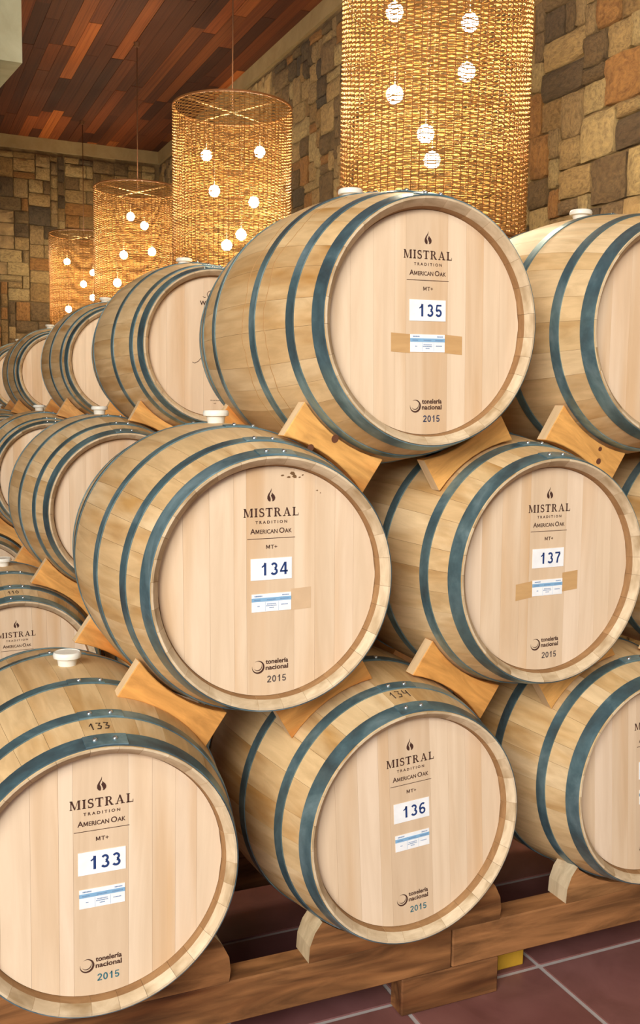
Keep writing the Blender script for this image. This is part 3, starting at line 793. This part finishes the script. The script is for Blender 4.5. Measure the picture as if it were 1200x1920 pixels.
# ------------------------------------------------------------------ woven pendant lamps
LX, LR, LZ0, LZ1 = 1.731, .391, 1.755 + ZF, 3.01 + ZF
NS = 76; PITCH = .0094
def weft_mesh():
    vs, fs = [], []; n = NS * 4; rows = int((LZ1 - LZ0) / PITCH); rr = random.Random(3)
    z = LZ0 + .004
    for k in range(rows):
        ph = (k % 2) * PI; amp = .0060; dz = [0.0, 0.0]; th = rr.choice([.0020, .0024, .0028, .0031]); A = rr.uniform(0, 6.28); Bz = rr.uniform(.0004, .0018)
        b = len(vs)
        for i in range(n):
            a = 2 * PI * i / n; r = LR + amp * math.sin(NS / 2 * a + ph); zz = z + Bz * math.sin(3 * a + A) + rr.uniform(-.0005, .0005)
            c_, s_ = math.cos(a), math.sin(a)
            for (dr, dzz) in ((.0018, 0), (0, th), (-.0018, 0), (0, -th)):
                vs.append(((r + dr) * c_, (r + dr) * s_, zz + dzz))
        for i in range(n):
            j = (i + 1) % n
            for q in range(4):
                q2 = (q + 1) % 4; fs.append((b + i * 4 + q, b + j * 4 + q, b + j * 4 + q2, b + i * 4 + q2))
        z += PITCH
    return mesh('woven_strands', vs, fs, M_weft)
WEFT = weft_mesh()
STK = tube('stake', [(LR, 0, LZ0), (LR, 0, LZ1)], .0019, M_stake, 6)
RIM = {}
def ring_tube(name, z, r=.006):
    n = 96; vs, fs = [], []
    for i in range(n):
        a = 2 * PI * i / n
        for q in range(8):
            b = 2 * PI * q / 8; vs.append(((LR + r * math.cos(b)) * math.cos(a), (LR + r * math.cos(b)) * math.sin(a), z + r * math.sin(b)))
    for i in range(n):
        j = (i + 1) % n
        for q in range(8): fs.append((i * 8 + q, j * 8 + q, j * 8 + (q + 1) % 8, i * 8 + (q + 1) % 8))
    return mesh(name, vs, fs, M_stake, True)
RT, RBm = ring_tube('rim', LZ1 + .004, .008), ring_tube('rim', LZ0 - .004, .008)
SPK = tube('spoke', [(-LR, 0, LZ1 - .02), (LR, 0, LZ1 - .02)], .006, plain('pale_spoke', (206, 170, 116), .6), 6)
CORD = tube('cord', [(0, 0, LZ1 - .02), (0, 0, ZC - .03)], .0045, M_cord, 6)
HOOK = lathe('ceiling_rose', [(.0001, ZC - .045), (.018, ZC - .04), (.03, ZC - .012), (.03, ZC - .002), (.0001, ZC - .002)], 20, M_cord, axis='Z')
BLB = lathe('bulb', [(.0001, -.034), (.015, -.030), (.027, -.018), (.032, 0), (.028, .015), (.018, .027), (.0001, .034)], 20, M_bulb, axis='Z')
LYS = [1.656, 4.33, 7.03, 9.73]
BP = [[(-0.148, 0.1, 3.308), (0.13, -0.05, 3.26), (0.078, -0.12, 3.032), (-0.15, 0.08, 2.967), (-0.041, -0.0, 2.8), (0.062, 0.12, 2.73)],
      [(-0.148, 0.1, 3.317), (0.177, -0.05, 3.341), (-0.161, -0.12, 3.041), (0.184, 0.08, 3.039), (0.066, 0.0, 2.8), (0.004, 0.12, 2.742)],
      [(-0.043, 0.1, 3.38), (0.05, -0.05, 3.283), (0.101, -0.12, 3.043), (-0.114, 0.08, 3.025), (-0.192, 0.0, 2.76), (.08, .1, 2.70)],
      [(-0.178, 0.1, 3.308), (-0.017, -0.05, 3.044), (-0.203, -0.12, 2.741), (.12, .08, 3.2), (.1, .0, 2.9)]]
LLB = ['largest and nearest woven wicker pendant lamp, hanging behind barrel 135', 'second largest woven wicker pendant lamp, its round rim and spokes showing', 'third woven wicker pendant lamp, partly behind the second', 'smallest and farthest woven wicker pendant lamp at the left']
for i, ly in enumerate(LYS):
    root = empty('pendant_lamp', (LX, ly, 0), label=LLB[i], cat='lamp', group='wicker pendant lamps in a row')
    shade = link('shade', WEFT, root); shade['kind'] = 'stuff'; shade.rotation_euler.z = .7 * i
    for k in range(NS):
        o = link('stake', STK, shade); o.matrix_local = Matrix.Rotation(2 * PI * k / NS, 4, 'Z')
    link('rim', RT, root); link('rim', RBm, root)
    for a in (.45, .45 + PI / 2):
        o = link('spoke', SPK, root); o.rotation_euler.z = a
    link('cord', CORD, root); link('ceiling_rose', HOOK, root)
    for (bx_, by_, bz_) in BP[i]:
        b = link('bulb', BLB, root); b.location = (bx_, by_, bz_); b.scale = (1.14,) * 3
        w = link('bulb_cord', tube('bulb_cord', [(0, 0, .034), (0, 0, LZ1 - .02 - bz_)], .002, M_cord, 5), b)
